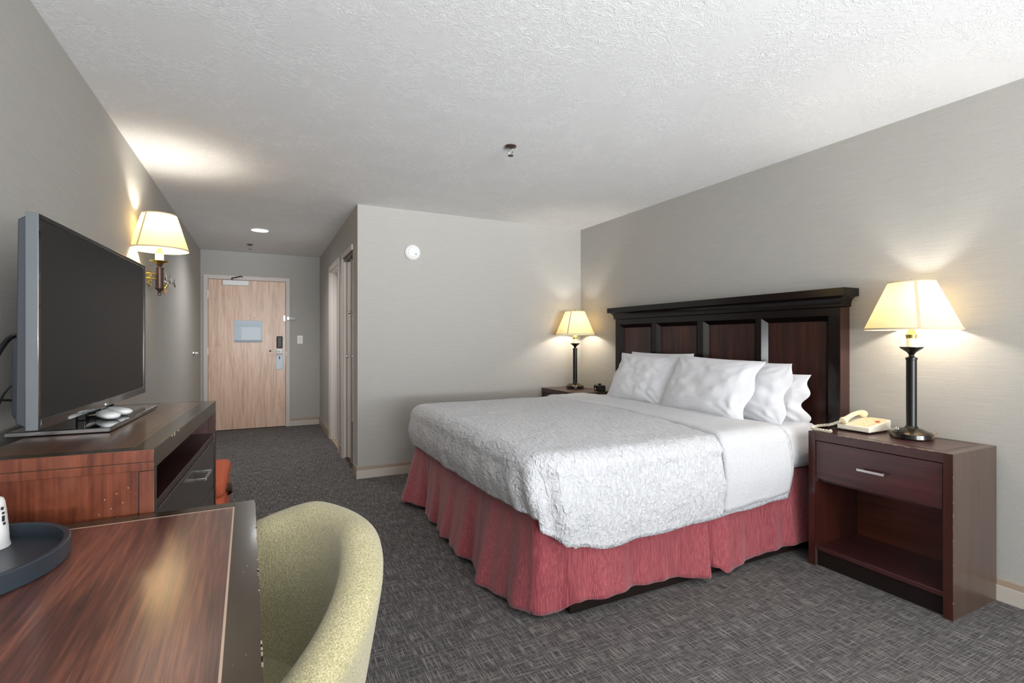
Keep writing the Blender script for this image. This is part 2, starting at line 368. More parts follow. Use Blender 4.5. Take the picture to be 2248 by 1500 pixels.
# ------------------------------------------------------------------ ceiling and wall fixtures
def sprinkler(loc, label):
    s = tag(empty('fire_sprinkler', loc), label, 'sprinkler', 'ceiling fire sprinklers')
    lathe('escutcheon', [(0, 0), (.036, 0), (.036, -.006), (.02, -.012), (.014, -.014), (0, -.014)], 'bronze', s, seg=24)
    tube('frame_arm', [(-.012, 0, -.012), (-.014, 0, -.04), (-.004, 0, -.058)], .0035, 'steel', s)
    tube('frame_arm', [(.012, 0, -.012), (.014, 0, -.04), (.004, 0, -.058)], .0035, 'steel', s)
    lathe('deflector', [(0, -.056), (.017, -.058), (.017, -.062), (0, -.064)], 'bronze', s, seg=20)
    return s
sprinkler((1.384, 2.80, H), 'small bronze fire sprinkler on the ceiling above the bed area')
sprinkler((-.135, 7.16, H), 'small dark fire sprinkler on the hall ceiling near the entry door')
dl = tag(empty('recessed_downlight', (-.02, 6.17, H)), 'lit round recessed downlight in the hall ceiling', 'ceiling light')
lathe('trim_ring', [(.082, -.001), (.098, -.001), (.1, -.005), (.084, -.008)], 'white_plastic', dl, open0=1, open1=1)
lathe('lens', [(0, -.004), (.084, -.004), (.084, 0)], 'lens', dl, open1=1)
l = bpy.data.lights.new('downlight', 'SPOT'); l.energy = 75; l.spot_size = math.radians(155); l.spot_blend = 1; l.shadow_soft_size = .08
o = bpy.data.objects.new('downlight_beam', l); o.location = (-.02, 6.17, H-.03); COL.objects.link(o)
sd = tag(empty('smoke_detector', (1.254, YF, 2.047)), 'round white smoke detector high on the far wall', 'smoke detector')
lathe('housing', [(0, 0), (.072, 0), (.072, -.02), (.058, -.034), (0, -.036)], 'white_plastic', sd, axis='y')
lathe('inner_cap', [(.05, -.0352), (.046, -.042), (.03, -.046), (0, -.047)], 'white_plastic', sd, axis='y', open0=1)
lathe('test_button', [(0, -.049), (.008, -.048), (.009, -.044), (0, -.044)], 'grey_card3', sd, (.022, 0, -.018), 12, axis='y')
ds = tag(empty('door_bumper', (XL, 7.06, 1.075)), 'small round steel door bumper on the left wall beside the entry door', 'door stop')
lathe('bumper_base', [(0, 0), (.026, 0), (.024, .012), (.012, .02), (0, .02)], 'steel', ds, axis='x', seg=20)
lathe('bumper_tip', [(.01, .018), (.014, .03), (.012, .05), (0, .052)], 'white_plastic', ds, axis='x', seg=16, open0=1)

# coat hook rail on the left wall
ch = tag(empty('coat_hooks', (XL, 4.80, 1.66)), 'brass oval plate with a row of three chrome coat pegs on the left wall', 'coat hooks')
lathe('wall_plate', [(0, 0), (.05, 0), (.05, .006), (.042, .012), (0, .012)], 'brass', ch, (0, .26, .0), 32, sx=2.3, sy=.75, axis='x')
tube('rail', [(.035, -.33, .055), (.035, .34, .04)], .008, 'chrome', ch)
tube('rail_mount', [(.01, .22, .0), (.035, .22, .045)], .009, 'brass', ch)
for dy, dz in ((-.29, .05), (-.07, .045), (.17, .04)):
    lathe('peg', [(0, .0), (.008, .0), (.008, .055), (.03, .056), (.034, .06), (.03, .066), (0, .067)], 'chrome', ch, (.03, dy, dz), 16, axis='x')

# ------------------------------------------------------------------ lamps
def shade(parent, r0, r1, z0, z1, seam_a=None):
    sh = lathe('lamp_shade', [(r0, z0), (r1, z1)], 'shade', parent, seg=64, open0=1, open1=1, smooth=60)
    lathe('shade_rim', [(r0+.0015, z0+.008), (r0+.002, z0-.001), (r0-.002, z0-.001), (r0-.002, z0+.004)], 'shade_trim', sh, seg=64, open0=1, open1=1)
    lathe('shade_rim', [(r1+.0015, z1-.006), (r1+.0015, z1+.001), (r1-.002, z1+.001), (r1-.002, z1-.004)], 'shade_trim', sh, seg=64, open0=1, open1=1)
    if seam_a is not None:
        bm = bmesh.new(); q = []
        for r, z in ((r0, z0), (r1, z1)):
            for da in (-.006/r, .006/r): q.append(bm.verts.new(((r+.0015)*math.cos(seam_a+da), (r+.0015)*math.sin(seam_a+da), z)))
        bm.faces.new((q[0], q[1], q[3], q[2])); link('shade_seam', bm, 'shade_trim', sh, solid=.001)
    return sh
def bulb(name, loc, e, c=(1, .95, .86), r=.03):
    l = bpy.data.lights.new(name, 'POINT'); l.energy = e; l.color = c; l.shadow_soft_size = r
    o = bpy.data.objects.new(name, l); o.location = loc; COL.objects.link(o); return o
tl = tag(empty('table_lamp', (2.985, 1.395, .732)), 'black column table lamp beside the telephone on the near nightstand, lit', 'lamp', 'bedside table lamps')
lb = lathe('lamp_foot', [(0, 0), (.088, 0), (.092, .006), (.09, .026), (.084, .032), (.062, .040), (.046, .048), (.03, .052), (.024, .062)], 'lamp_base', tl, open1=1)
lathe('lamp_switch', [(0, 0), (.008, 0), (.008, .014), (0, .016)], 'chrome', lb, (-.055, .035, .042), 12)
lathe('column', [(.024, .05), (.0225, .06), (.0225, .40), (.025, .402), (.025, .412), (.013, .418), (.011, .426), (.02, .44), (.044, .458), (.05, .464), (.05, .467), (0, .467)], 'black_metal', tl, open0=1)
lathe('candle_sleeve', [(.022, .467), (.022, .472), (.0205, .473), (.0205, .508), (.022, .509), (.022, .514), (0, .514)], 'candle', tl, seg=24, open0=1)
lathe('bulb_socket', [(.0, .512), (.023, .512), (.025, .53), (.018, .54), (.012, .56), (0, .56)], 'brass', tl, seg=20)
shade(tl, .203, .098, .555, .80, -2.55)
tube('harp', [(-.045, 0, .56), (-.06, 0, .64), (-.05, 0, .72), (0, 0, .795), (.05, 0, .72), (.06, 0, .64), (.045, 0, .56)], .002, 'brass', tl, 6, 6)
bm = bmesh.new()
for a in (0, 2*PI/3, 4*PI/3): tube_bm(bm, [(0, 0, .797), (.098*math.cos(a), .098*math.sin(a), .797)], .0015, 6)
link('shade_spider', bm, 'brass', tl, smooth=50)
lathe('finial', [(0, .796), (.009, .798), (.011, .804), (.006, .81), (0, .813)], 'black_metal', tl, seg=16)
tl2 = copy_tree(tl); tl2.location = (2.915, 4.385, .732); tl2['label'] = 'lit black column lamp in the far corner, on the nightstand beyond the bed'
LZ = .732+.67
bulb('lamp_bulb_near', (2.985, 1.395, LZ), 7)
bulb('lamp_bulb_far', (2.915, 4.385, LZ), 7)

sc = tag(empty('wall_sconce', (-.60, 3.97, 1.553)), 'swing arm wall sconce with lit cream shade above the television', 'wall lamp')
lathe('stem', [(0, -.012), (.006, -.012), (.012, .004), (.022, .012), (.026, .018), (.026, .024), (.0225, .026), (.0225, .145), (.025, .146), (.025, .153), (.014, .156), (.012, .162), (.018, .172), (.02, .178), (0, .178)], 'bronze', sc)
tube('stem_ring', [(.009*math.cos(a), 0, -.018+.009*math.sin(a)) for a in [2*PI*i/16 for i in range(17)]], .003, 'bronze', sc, 6)
lathe('drip_cup', [(0, .172), (.016, .174), (.03, .186), (.055, .194), (.056, .197), (0, .196)], 'brass', sc)
lathe('candle_sleeve', [(.024, .196), (.024, .246), (0, .246)], 'candle', sc, seg=24, open0=1)
lathe('bulb_socket', [(0, .244), (.022, .246), (.02, .256), (.01, .262), (.01, .28), (0, .28)], 'brass', sc, seg=20)
shade(sc, .165, .096, .268, .50, -2.2)
for z in (.077, .108):
    tube('swing_arm', [(0, 0, z), (-.055, -.06, z), (-.075, -.05, z), (-.10, .1, z), (-.115, .44, z)], .0045, 'brass', sc, 8)
lathe('arm_pivot', [(0, .06), (.010, .062), (.010, .122), (0, .124)], 'brass', sc, (-.07, -.058, 0), 14)
lathe('wall_plate', [(0, -.0), (.024, .0), (.024, .01), (.018, .016), (0, .017)], 'brass', sc, (-.134, .46, .13), 28, sx=.9, sy=2.6, axis='x')
bulb('sconce_bulb', (-.60, 3.97, 1.553+.42), 9)

# ------------------------------------------------------------------ nightstands
def nightstand(loc, label, flip=1):
    n = tag(empty('nightstand', loc), label, 'nightstand', 'mahogany nightstands')   # local: front faces -x, width along y
    d, wy, h = .41, .325, .732
    mk = []
    for i in range(18):
        y = random.uniform(-.28, .25); mk.append((-.0008, random.uniform(.001, .003), y, y+random.uniform(.004, .025), h-.0015, h+.0008))
    boxes('top', [(0, d, -wy+.036, wy-.036, h-.045, h)], 'mahogany_y', n, .001, marks=mk)
    bm = bmesh.new()
    for b in ((.045, d-.03, -wy+.055, -wy+.058), (.045, d-.03, wy-.058, wy-.055), (.045, .048, -wy+.055, wy-.055), (d-.033, d-.03, -wy+.055, wy-.055)):
        box(bm, b[0], b[1], b[2], b[3], h-.001, h+.0008)
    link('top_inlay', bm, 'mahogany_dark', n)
    for s in (-1, 1):
        a, b = sorted((s*wy, s*(wy-.036)))
        mk = [(-.0010, .0018, -wy-.0010, -wy+.0018, z, z+random.uniform(.002, .012)) for z in [random.uniform(.05, .66) for i in range(16)]] if s < 0 else None
        boxes('side_panel', [(0, d, a, b, 0, h)], 'stand_side', n, .0015, marks=mk)
        boxes('front_stile', [(-.001, .003, a, b, 0, h)], 'mahogany', n)
        a, b = sorted((s*(wy-.036), s*(wy-.0385)))
        boxes('inner_side', [(.003, d-.02, a, b, .108, .462)], 'mahogany', n)
    boxes('back_panel', [(d-.02, d-.004, -wy+.036, wy-.036, .06, h-.045)], 'side_dark', n)
    boxes('shelf', [(.012, d-.02, -wy+.036, wy-.036, .085, .108)], 'mahogany_y', n, .002)
    boxes('plinth', [(.022, .04, -wy+.036, wy-.036, 0, .085)], 'espresso', n, .001)
    dr = boxes('drawer', [(.004, .35, -wy+.040, wy-.040, .478, h-.049)], 'mahogany_y', n, .0015)
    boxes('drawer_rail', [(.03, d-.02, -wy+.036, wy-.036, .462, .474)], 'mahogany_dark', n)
    hn = boxes('handle', [(-.026, -.018, -.062, .062, .574, .586), (-.018, .004, -.05, -.042, .576, .584), (-.018, .004, .042, .05, .576, .584)], 'steel', dr, .001)
    return n
M['side_dark'] = wood('niche_back', srgb(66, 32, 22), srgb(88, 44, 30), srgb(104, 54, 36), 1, .35, .4)
n1 = nightstand((2.712, 1.435, 0), 'mahogany nightstand nearest the viewer, holding the telephone and a lamp')
n2 = copy_tree(n1); n2.location = (2.64, 4.275, 0); n2['label'] = 'nightstand in the far corner beyond the bed, only its dark top showing'
# telephone
ph = tag(empty('telephone', (2.885, 1.625, .7335)), 'ivory push-button desk telephone on the near nightstand', 'telephone')
def wedge(bm, x0, x1, y0, y1, z0, za, zb):
    vs = [bm.verts.new(p) for p in ((x0, y0, z0), (x1, y0, z0), (x1, y1, z0), (x0, y1, z0), (x0, y0, za), (x1, y0, zb), (x1, y1, zb), (x0, y1, za))]
    for f in ((3, 2, 1, 0), (4, 5, 6, 7), (0, 1, 5, 4), (1, 2, 6, 5), (2, 3, 7, 6), (3, 0, 4, 7)): bm.faces.new([vs[i] for i in f])
bm = bmesh.new(); wedge(bm, 0, .205, -.085, .085, .006, .034, .062); link('phone_base', bm, 'ivory_light', ph, .006, seg=3)
bm = bmesh.new(); wedge(bm, .006, .199, -.079, .020, .03, .0365, .0645); link('face_plate', bm, 'ivory', ph, .002)
for x in (.02, .18):
    for y in (-.07, .07): lathe('rubber_foot', [(0, 0), (.008, 0), (.008, .007), (0, .007)], 'black', ph, (x, y, 0), 12)
kp = boxes('keypad', [(.04+i*.03, .058+i*.03, -.045+j*.02, -.031+j*.02, .036+.004*i, .046+.0042*i) for i in range(4) for j in range(3)], 'ivory', ph, .002)
lathe('message_light', [(0, 0), (.011, 0), (.009, .006), (0, .007)], 'red', ph, (.12, -.062, .052), 16)
bm = bmesh.new()
tube_bm(bm, smoothpath([(-.004, .052, .050), (.018, .052, .056), (.045, .052, .068), (.10, .052, .082), (.155, .052, .088), (.185, .052, .080), (.208, .052, .076)], 5),
        [.018, .021, .022, .021, .020]+[.018, .017, .016, .015, .014]+[.013]*10+[.014, .015, .017, .019, .020]+[.021, .022, .022, .021, .020, .017], 14)
link('handset', bm, 'ivory', ph, smooth=60)
# coiled handset cord
def coil(path, r, n):
    P = smoothpath(path, 40); out = []
    for i, p in enumerate(P):
        t = (P[min(i+1, len(P)-1)]-P[max(0, i-1)]).normalized(); s = t.cross(Vector((0, 0, 1))).normalized(); u = s.cross(t)
        a = 2*PI*n*i/len(P); out.append(p+s*r*math.cos(a)+u*r*math.sin(a))
    return out
tube('handset_cord', coil([(-.01, .055, .052), (-.05, .09, .030), (-.085, .125, .022), (-.12, .142, .014), (-.148, .125, .010), (-.155, .075, .010), (-.155, .03, .010), (-.13, .04, .010)], .0062, 52), .0022, 'ivory_light', ph, 6)
tube('line_cord', [(.16, -.085, .03), (.17, -.11, .02), (.18, -.125, .03), (.20, -.12, .012), (.22, -.13, .004), (.235, -.11, .004)], .002, 'white_plastic', ph, 6, 6)
tube('lamp_cord', [(.07, -.05, .006), (.10, -.055, .012), (.118, -.06, .03), (.126, -.05, .015), (.13, -.03, .004)], .0025, 'cord_tan', tl, 6, 6)
# clock on far stand
ck = tag(empty('alarm_clock', (2.985, 4.055, .7325), -.35), 'small black alarm clock on the far nightstand beside the pillows', 'clock')
boxes('clock_case', [(-.04, .04, -.07, .07, 0, .055)], 'black', ck, .006)
boxes('clock_face', [(-.043, -.039, -.06, .06, .008, .048)], 'gloss_black', ck)
boxes('dial_mark', [(-.046, -.042, -.012, .012, .018, .028)], 'white_plastic', ck)
lathe('top_knob', [(0, .05), (.02, .055), (.008, .062), (.022, .07), (0, .066)], 'black', ck, seg=10)

# ------------------------------------------------------------------ headboard
hbd = tag(empty('headboard', (3.045, 2.835, 0)), 'dark espresso panelled wooden headboard on the right wall behind the bed', 'headboard')
Yc = 2.835
L = lambda ys: [y-Yc for y in ys]
bx_ = []
outer = (1.785, 3.885)
boxes('backing', [(.03, .088, outer[0]-Yc, outer[1]-Yc, .25, 1.428)], 'hb_panel', hbd)
panels = [(1.858, 2.305), (2.352, 2.808), (2.872, 3.325), (3.386, 3.822)]
st = [outer[0]]+[v for p in panels for v in p]+[outer[1]]
for i in range(0, len(st), 2):
    boxes('stile', [(0, .034, st[i]-Yc, st[i+1]-Yc, .25, 1.378)], 'hb_frame', hbd, .002)
boxes('side_edge', [(.0, .088, outer[0]-Yc-.002, outer[0]-Yc+.002, .25, 1.428)], 'hb_side', hbd)
boxes('top_rail', [(0, .034, outer[0]-Yc, outer[1]-Yc, 1.378, 1.429)], 'hb_frame', hbd, .002)
for a, b in panels:      # mitred sloping moulding inside each panel
    a -= Yc; b -= Yc; wv = .03; bm = bmesh.new()
    o_ = [(-.004, a, .3), (-.004, a, 1.378), (-.004, b, 1.378), (-.004, b, .3)]
    i_ = [(.028, a+wv, .3), (.028, a+wv, 1.378-wv), (.028, b-wv, 1.378-wv), (.028, b-wv, .3)]
    k_ = [(.03, a, .3), (.03, a, 1.378), (.03, b, 1.378), (.03, b, .3)]
    O = [bm.verts.new(p) for p in o_]; I = [bm.verts.new(p) for p in i_]; K = [bm.verts.new(p) for p in k_]
    for i in range(3):
        bm.faces.new((O[i], O[i+1], I[i+1], I[i])); bm.faces.new((O[i], K[i], K[i+1], O[i+1])); bm.faces.new((I[i], I[i+1], K[i+1], K[i]))
    link('panel_moulding', bm, 'hb_frame', hbd)
# crown: cove profile swept along y
prof = [(.0, 1.43), (-.012, 1.432), (-.012, 1.445)] + [(-.012-.034*(1-math.cos(t*PI/2)), 1.445+.045*math.sin(t*PI/2)) for t in (.15, .3, .45, .6, .75, .9, 1)] + [(-.05, 1.492), (-.058, 1.492), (-.058, 1.538), (.088, 1.538), (.088, 1.43)]
bm = bmesh.new(); rows = []
for y, sgn in ((1.735, -1), (3.935, 1)):
    row = []
    for x, z in prof:
        ext = max(0, -x); yy = (outer[0] if sgn < 0 else outer[1]) + sgn*(ext*.95)
        row.append(bm.verts.new((x, yy-Yc, z)))
    rows.append(row)
n_ = len(prof)
for i in range(n_): bm.faces.new((rows[0][i], rows[0][(i+1) % n_], rows[1][(i+1) % n_], rows[1][i]))
bm.faces.new(rows[0]); bm.faces.new(rows[1][::-1])
link('crown', bm, 'hb_frame', hbd)
# crown returns at the two ends
for s, y in ((-1, outer[0]), (1, outer[1])):
    bm = bmesh.new(); r0, r1 = [], []
    for x, z in prof[:-2]:
        e = max(0, -x); yy = y+s*e*.95-Yc
        r0.append(bm.verts.new((x, yy, z))); r1.append(bm.verts.new((.088, yy, z)))
    for i in range(len(r0)-1): bm.faces.new((r0[i], r0[i+1], r1[i+1], r1[i]))
    a_, b_ = bm.verts.new((prof[-3][0], y-Yc, 1.538)), bm.verts.new((.088, y-Yc, 1.538))
    bm.faces.new((r0[-1], a_, b_, r1[-1]))
    link('crown_return', bm, 'hb_frame', hbd)

# ------------------------------------------------------------------ bed
BX0, BX1, BY0, BY1 = 1.07, 3.035, 1.885, 3.80
bed = tag(empty('bed', (2.05, 2.84, 0)), 'king size bed with white mattress on a black base against the panelled headboard', 'bed')
def wbox(name, lst, mat, par, px, py, **k):
    return boxes(name, [(a-px, b-px, c-py, d-py, e, f) for a, b, c, d, e, f in lst], mat, par, **k)
wbox('bed_base', [(1.24, BX1, BY0+.02, BY1-.06, 0, .10)], 'espresso', bed, 2.05, 2.84, bevel=.004)
wbox('box_spring', [(BX0+.02, BX1, BY0+.06, BY1, .14, .50)], 'boxspring', bed, 2.05, 2.84, bevel=.03, seg=4)
def rounded_slab(name, x0, x1, y0, y1, z0, z1, r, mat, parent, off, amp=.004, n=14):
    """slab with soft rounded top edges and small surface wrinkles"""
    bm = bmesh.new(); NX, NY = 60, 60; rows = []
    us = [i/NX for i in range(NX+1)]
    def fold(t, lo, hi):
        return lo+(hi-lo)*t
    ring = []
    def P(x, y):
        # horizontal rounding: squeeze toward a rounded rectangle
        dx = max(x0+r-x, x-(x1-r), 0); dy = max(y0+r-y, y-(y1-r), 0)
        q = math.hypot(dx, dy); z = z1
        if q > 0:
            q = min(q, r); z = z1-r+math.sqrt(max(0, r*r-q*q))*1.0
        return z
    V = {}
    xs = [x0+(x1-x0)*.5*(1-math.cos(PI*u)) for u in us]; ys = [y0+(y1-y0)*.5*(1-math.cos(PI*u)) for u in us]
    for i, x in enumerate(xs):
        for j, y in enumerate(ys):
            z = P(x, y)+amp*hashn(x, y, 3, 7)+amp*.6*hashn(x, y, 9, 19)
            V[i, j] = bm.verts.new((x-off[0], y-off[1], z))
    for i in range(NX):
        for j in range(NY): bm.faces.new((V[i, j], V[i+1, j], V[i+1, j+1], V[i, j+1]))
    bd = [V[i, 0] for i in range(NX+1)]+[V[NX, j] for j in range(1, NY+1)]+[V[i, NY] for i in range(NX-1, -1, -1)]+[V[0, j] for j in range(NY-1, 0, -1)]
    prev = bd
    for k in range(1, 7):
        zt = None; cur = []
        for v0 in bd:
            z = v0.co.z+(z0-v0.co.z)*k/6
            bul = .012*math.sin(PI*k/6)+amp*1.5*hashn(v0.co.x, v0.co.y, z, 8)
            nx = -1 if abs(v0.co.x+off[0]-x0) < .002 else (1 if abs(v0.co.x+off[0]-x1) < .002 else 0)
            ny = -1 if abs(v0.co.y+off[1]-y0) < .002 else (1 if abs(v0.co.y+off[1]-y1) < .002 else 0)
            cur.append(bm.verts.new((v0.co.x+nx*bul, v0.co.y+ny*bul, z)))
        m_ = len(bd)
        for i in range(m_): bm.faces.new((prev[i], prev[(i+1) % m_], cur[(i+1) % m_], cur[i]))
        prev = cur
    bm.faces.new(prev[::-1])
    return link(name, bm, mat, parent, smooth=True)
rounded_slab('fitted_mattress', BX0+.0, BX1-.012, BY0-.022, BY1+.02, .50, .735, .07, 'sheet', bed, (2.05, 2.84), .006)

# perimeter curve running head-far -> foot -> head-near, used by bedspread and skirt
def perimeter(x0, xh, y0, y1, R, step=.012):
    """points (x,y,nx,ny,s) starting at (xh,y1) far side"""
    pts = []; s = 0
    n = int((xh-x0-R)/step)
    for i in range(n): pts.append((xh-(xh-x0-R)*i/n, y1, 0, 1))
    n = max(8, int(R*PI/2/step*1.6))
    for i in range(n): a = PI/2*i/n; pts.append((x0+R-R*math.sin(a), y1-R+R*math.cos(a), -math.sin(a), math.cos(a)))
    n = int((y1-y0-2*R)/step)
    for i in range(n): pts.append((x0, y1-R-(y1-y0-2*R)*i/n, -1, 0))
    n = max(8, int(R*PI/2/step*1.6))
    for i in range(n): a = PI/2*i/n; pts.append((x0+R-R*math.cos(a), y0+R-R*math.sin(a), -math.cos(a), -math.sin(a)))
    n = int((xh-x0-R)/step)
    for i in range(n+1): pts.append((x0+R+(xh-x0-R)*i/n, y0, 0, -1))
    return pts
# bed skirt: gathered cloth falling to just above the carpet
def lerp_table(tab, v):
    if v <= tab[0][0]: return tab[0][1]
    for (a, fa), (b, fb) in zip(tab, tab[1:]):
        if v <= b: t = (v-a)/(b-a); t = t*t*(3-2*t); return fa+(fb-fa)*t
    return tab[-1][1]
def skirt():
    bm = bmesh.new(); P = perimeter(BX0-.008, BX1-.02, BY0-.008, BY1+.006, .05, .008)
    cols = []; s = 0; last = None
    NZ = 22; ztop = .49
    for (x, y, nx, ny) in P:
        if last: s += math.hypot(x-last[0], y-last[1])
        last = (x, y)
        near = ny < -.7; foot = nx < -.7
        # fold amplitude and flare per place
        if near:
            f = .016*math.sin(x*9.3+1)+.010*math.sin(x*23)+.006*math.sin(x*47)
            fl = .018+.012*lerp_table([(1.1, 1), (1.35, .2), (1.9, .0), (2.08, .6), (2.3, .1), (3, .0)], x)
            f += -.06*math.exp(-((x-2.075)/.018)**2)
            zb = lerp_table([(1.07, .022), (1.18, .018), (1.25, .07), (1.5, .075), (1.8, .055), (2.04, .028), (2.06, .06), (2.11, .055), (2.17, .02), (2.3, .035), (2.6, .06), (3.0, .085)], x)
        elif foot:
            f = .045*math.sin(y*8.6+.7)*(.5+.5*math.sin(y*3.1+2))+.018*math.sin(y*19+1)+.008*math.sin(y*41)
            fl = .045+.035*lerp_table([(1.9, .5), (2.15, .35), (2.5, .5), (2.8, 1.2), (3.1, .2), (3.6, .3), (3.8, 1.2)], y)
            zb = .018+.018*(.5+.5*math.sin(y*7+1))
        else:
            a = math.atan2(ny, nx); f = .022*math.sin(a*9)+.0; fl = .07 if ny > 0 else .045; zb = .016
        col = []
        for k in range(NZ+1):
            t = k/NZ; z = ztop+(zb-ztop)*t
            o_ = fl*t**1.4+f*(t**.9)+.004*hashn(s*9, z*6, 2)*t
            o_ = max(o_, -.05 if near and abs(x-2.075) < .03 else .0005*math.sin(x*50))
            ty = .07*t*lerp_table([(1.0, 1), (1.18, .9), (1.27, 0)], x) if (ny < -.05 and y < 2.0) else 0   # the near foot corner hangs tucked in
            col.append(bm.verts.new((x+nx*o_-2.05, y+ny*o_+ty-2.84, z)))
        cols.append(col)
    for a, b in zip(cols, cols[1:]):
        for k in range(NZ): bm.faces.new((a[k], b[k], b[k+1], a[k+1]))
    return link('bed_skirt', bm, 'skirt', None, smooth=True, solid=.002)
sk = skirt(); sk.location = (2.05, 2.84, 0)
tag(sk, 'dusty red pleated bed skirt hanging from under the white bedspread', 'bed skirt')

# bedspread: top patch, rolled edge and drape, swept round the perimeter
def drape(name, x0, xh, y0, y1, R, ztop, hem, mat, dome=.012, er=.085, lift=0, wr=1.0, head_fn=None, parent=None, off=(2.0, 2.84), foot=True, extra=None, solid=.012):
    bm = bmesh.new(); cols = []
    if foot: P = perimeter(x0, xh, y0, y1, R, .014)
    ym = (y0+y1)/2
    for (x, y, nx, ny) in P:
        sx_ = min(max(x, x0+.9), xh)
        if x > x0+.9: sx_ = x
        col = []
        zh = hem(x, y, nx, ny)
        prof_ = []
        NT_ = 26
        ex, ey = x-nx*er, y-ny*er             # where the top starts rolling
        for k in range(NT_):
            t = k/NT_; px, py = sx_+(ex-sx_)*t, ym+(ey-ym)*t
            prof_.append((px, py, ztop+lift, t, 0))
        NR = 9
        for k in range(NR+1):
            a = PI/2*k/NR; prof_.append((ex+nx*er*math.sin(a), ey+ny*er*math.sin(a), ztop+lift-er*(1-math.cos(a)), 1, a/(PI/2)))
        ND = 16; zs = ztop+lift-er
        for k in range(1, ND+1):
            t = k/ND; z = zs+(zh-zs)*t
            prof_.append((x, y, z, 1, 1+t))
        for (px, py, z, t, ph_) in prof_:
            # soft dome and small ripples on top, bulge and swing on the drop
            dz = dome*(1-((py-ym)/((y1-y0)/2))**2) if ph_ < 1 else 0
            r_ = wr*(.004*hashn(px, py, 1, 5)+.003*hashn(px, py, z, 13)+.0015*hashn(px*1.7, py, z, 34))
            bulge = 0
            if ph_ >= 1:
                tt = ph_-1; bulge = .022*math.sin(PI*min(1, tt*1.05))*.8-.012*tt
                bulge += wr*(.009*hashn(px*2.2, py*2.2, z*.9, 3)+.006*hashn(px, py, z, 11))
            elif ph_ > 0: bulge = .004*ph_
            vx, vy, vz = px+nx*(bulge+(r_ if ph_ > .6 else 0)), py+ny*(bulge+(r_ if ph_ > .6 else 0)), z+dz+(r_ if ph_ <= .6 else 0)
            if extra: vx, vy, vz = extra(vx, vy, vz, nx, ny, ph_)
            if head_fn: vx = head_fn(vx, vy, vz, xh)
            col.append(bm.verts.new((vx-off[0], vy-off[1], vz)))
        cols.append(col)
    for a, b in zip(cols, cols[1:]):
        for k in range(len(a)-1): bm.faces.new((a[k], b[k], b[k+1], a[k+1]))
    bmesh.ops.remove_doubles(bm, verts=bm.verts, dist=.0004)
    o = link(name, bm, mat, parent, smooth=True)
    md = o.modifiers.new('solid', 'SOLIDIFY'); md.thickness = solid; md.offset = -1
    return o
SX0, SXH, SY0, SY1, SZ = .995, 2.62, 1.80, 3.845, .742
def hem(x, y, nx, ny):
    if ny < -.7 and x > SX0+.2: return lerp_table([(1.1, .36), (1.2, .335), (1.38, .31), (1.6, .318), (2.0, .33), (2.3, .345), (2.65, .36)], x)+.004*math.sin(x*21)
    if nx < -.7: return lerp_table([(1.8, .47), (2.0, .485), (2.4, .465), (3.0, .455), (3.6, .46), (3.87, .44)], y)
    if ny > .7: return .42
    if ny < 0: a = math.atan2(-ny, -nx)/(PI/2); return .47+(.35-.47)*a**1.6
    return .45
def corner_folds(x, y, z, nx, ny, ph_):
    # gathered folds at the near foot corner
    if ph_ > .3 and x < SX0+.42 and y < SY0+.42:
        a = math.atan2(SY0+.25-y, SX0+.25-x)
        k = min(1, max(0, (ph_-.3)/1.0))
        w_ = math.exp(-((a-.85)/.55)**2)
        f = .014*math.sin(a*13+z*9)*k*w_
        return x+nx*f, y+ny*f, z
    return x, y, z
spr = drape('bedspread', SX0, SXH, SY0, SY1, .17, SZ, hem, 'spread', extra=corner_folds)
spr.location = (2.0, 2.84, 0)
tag(spr, 'white textured bedspread draped over the foot and sides of the bed', 'bedspread')
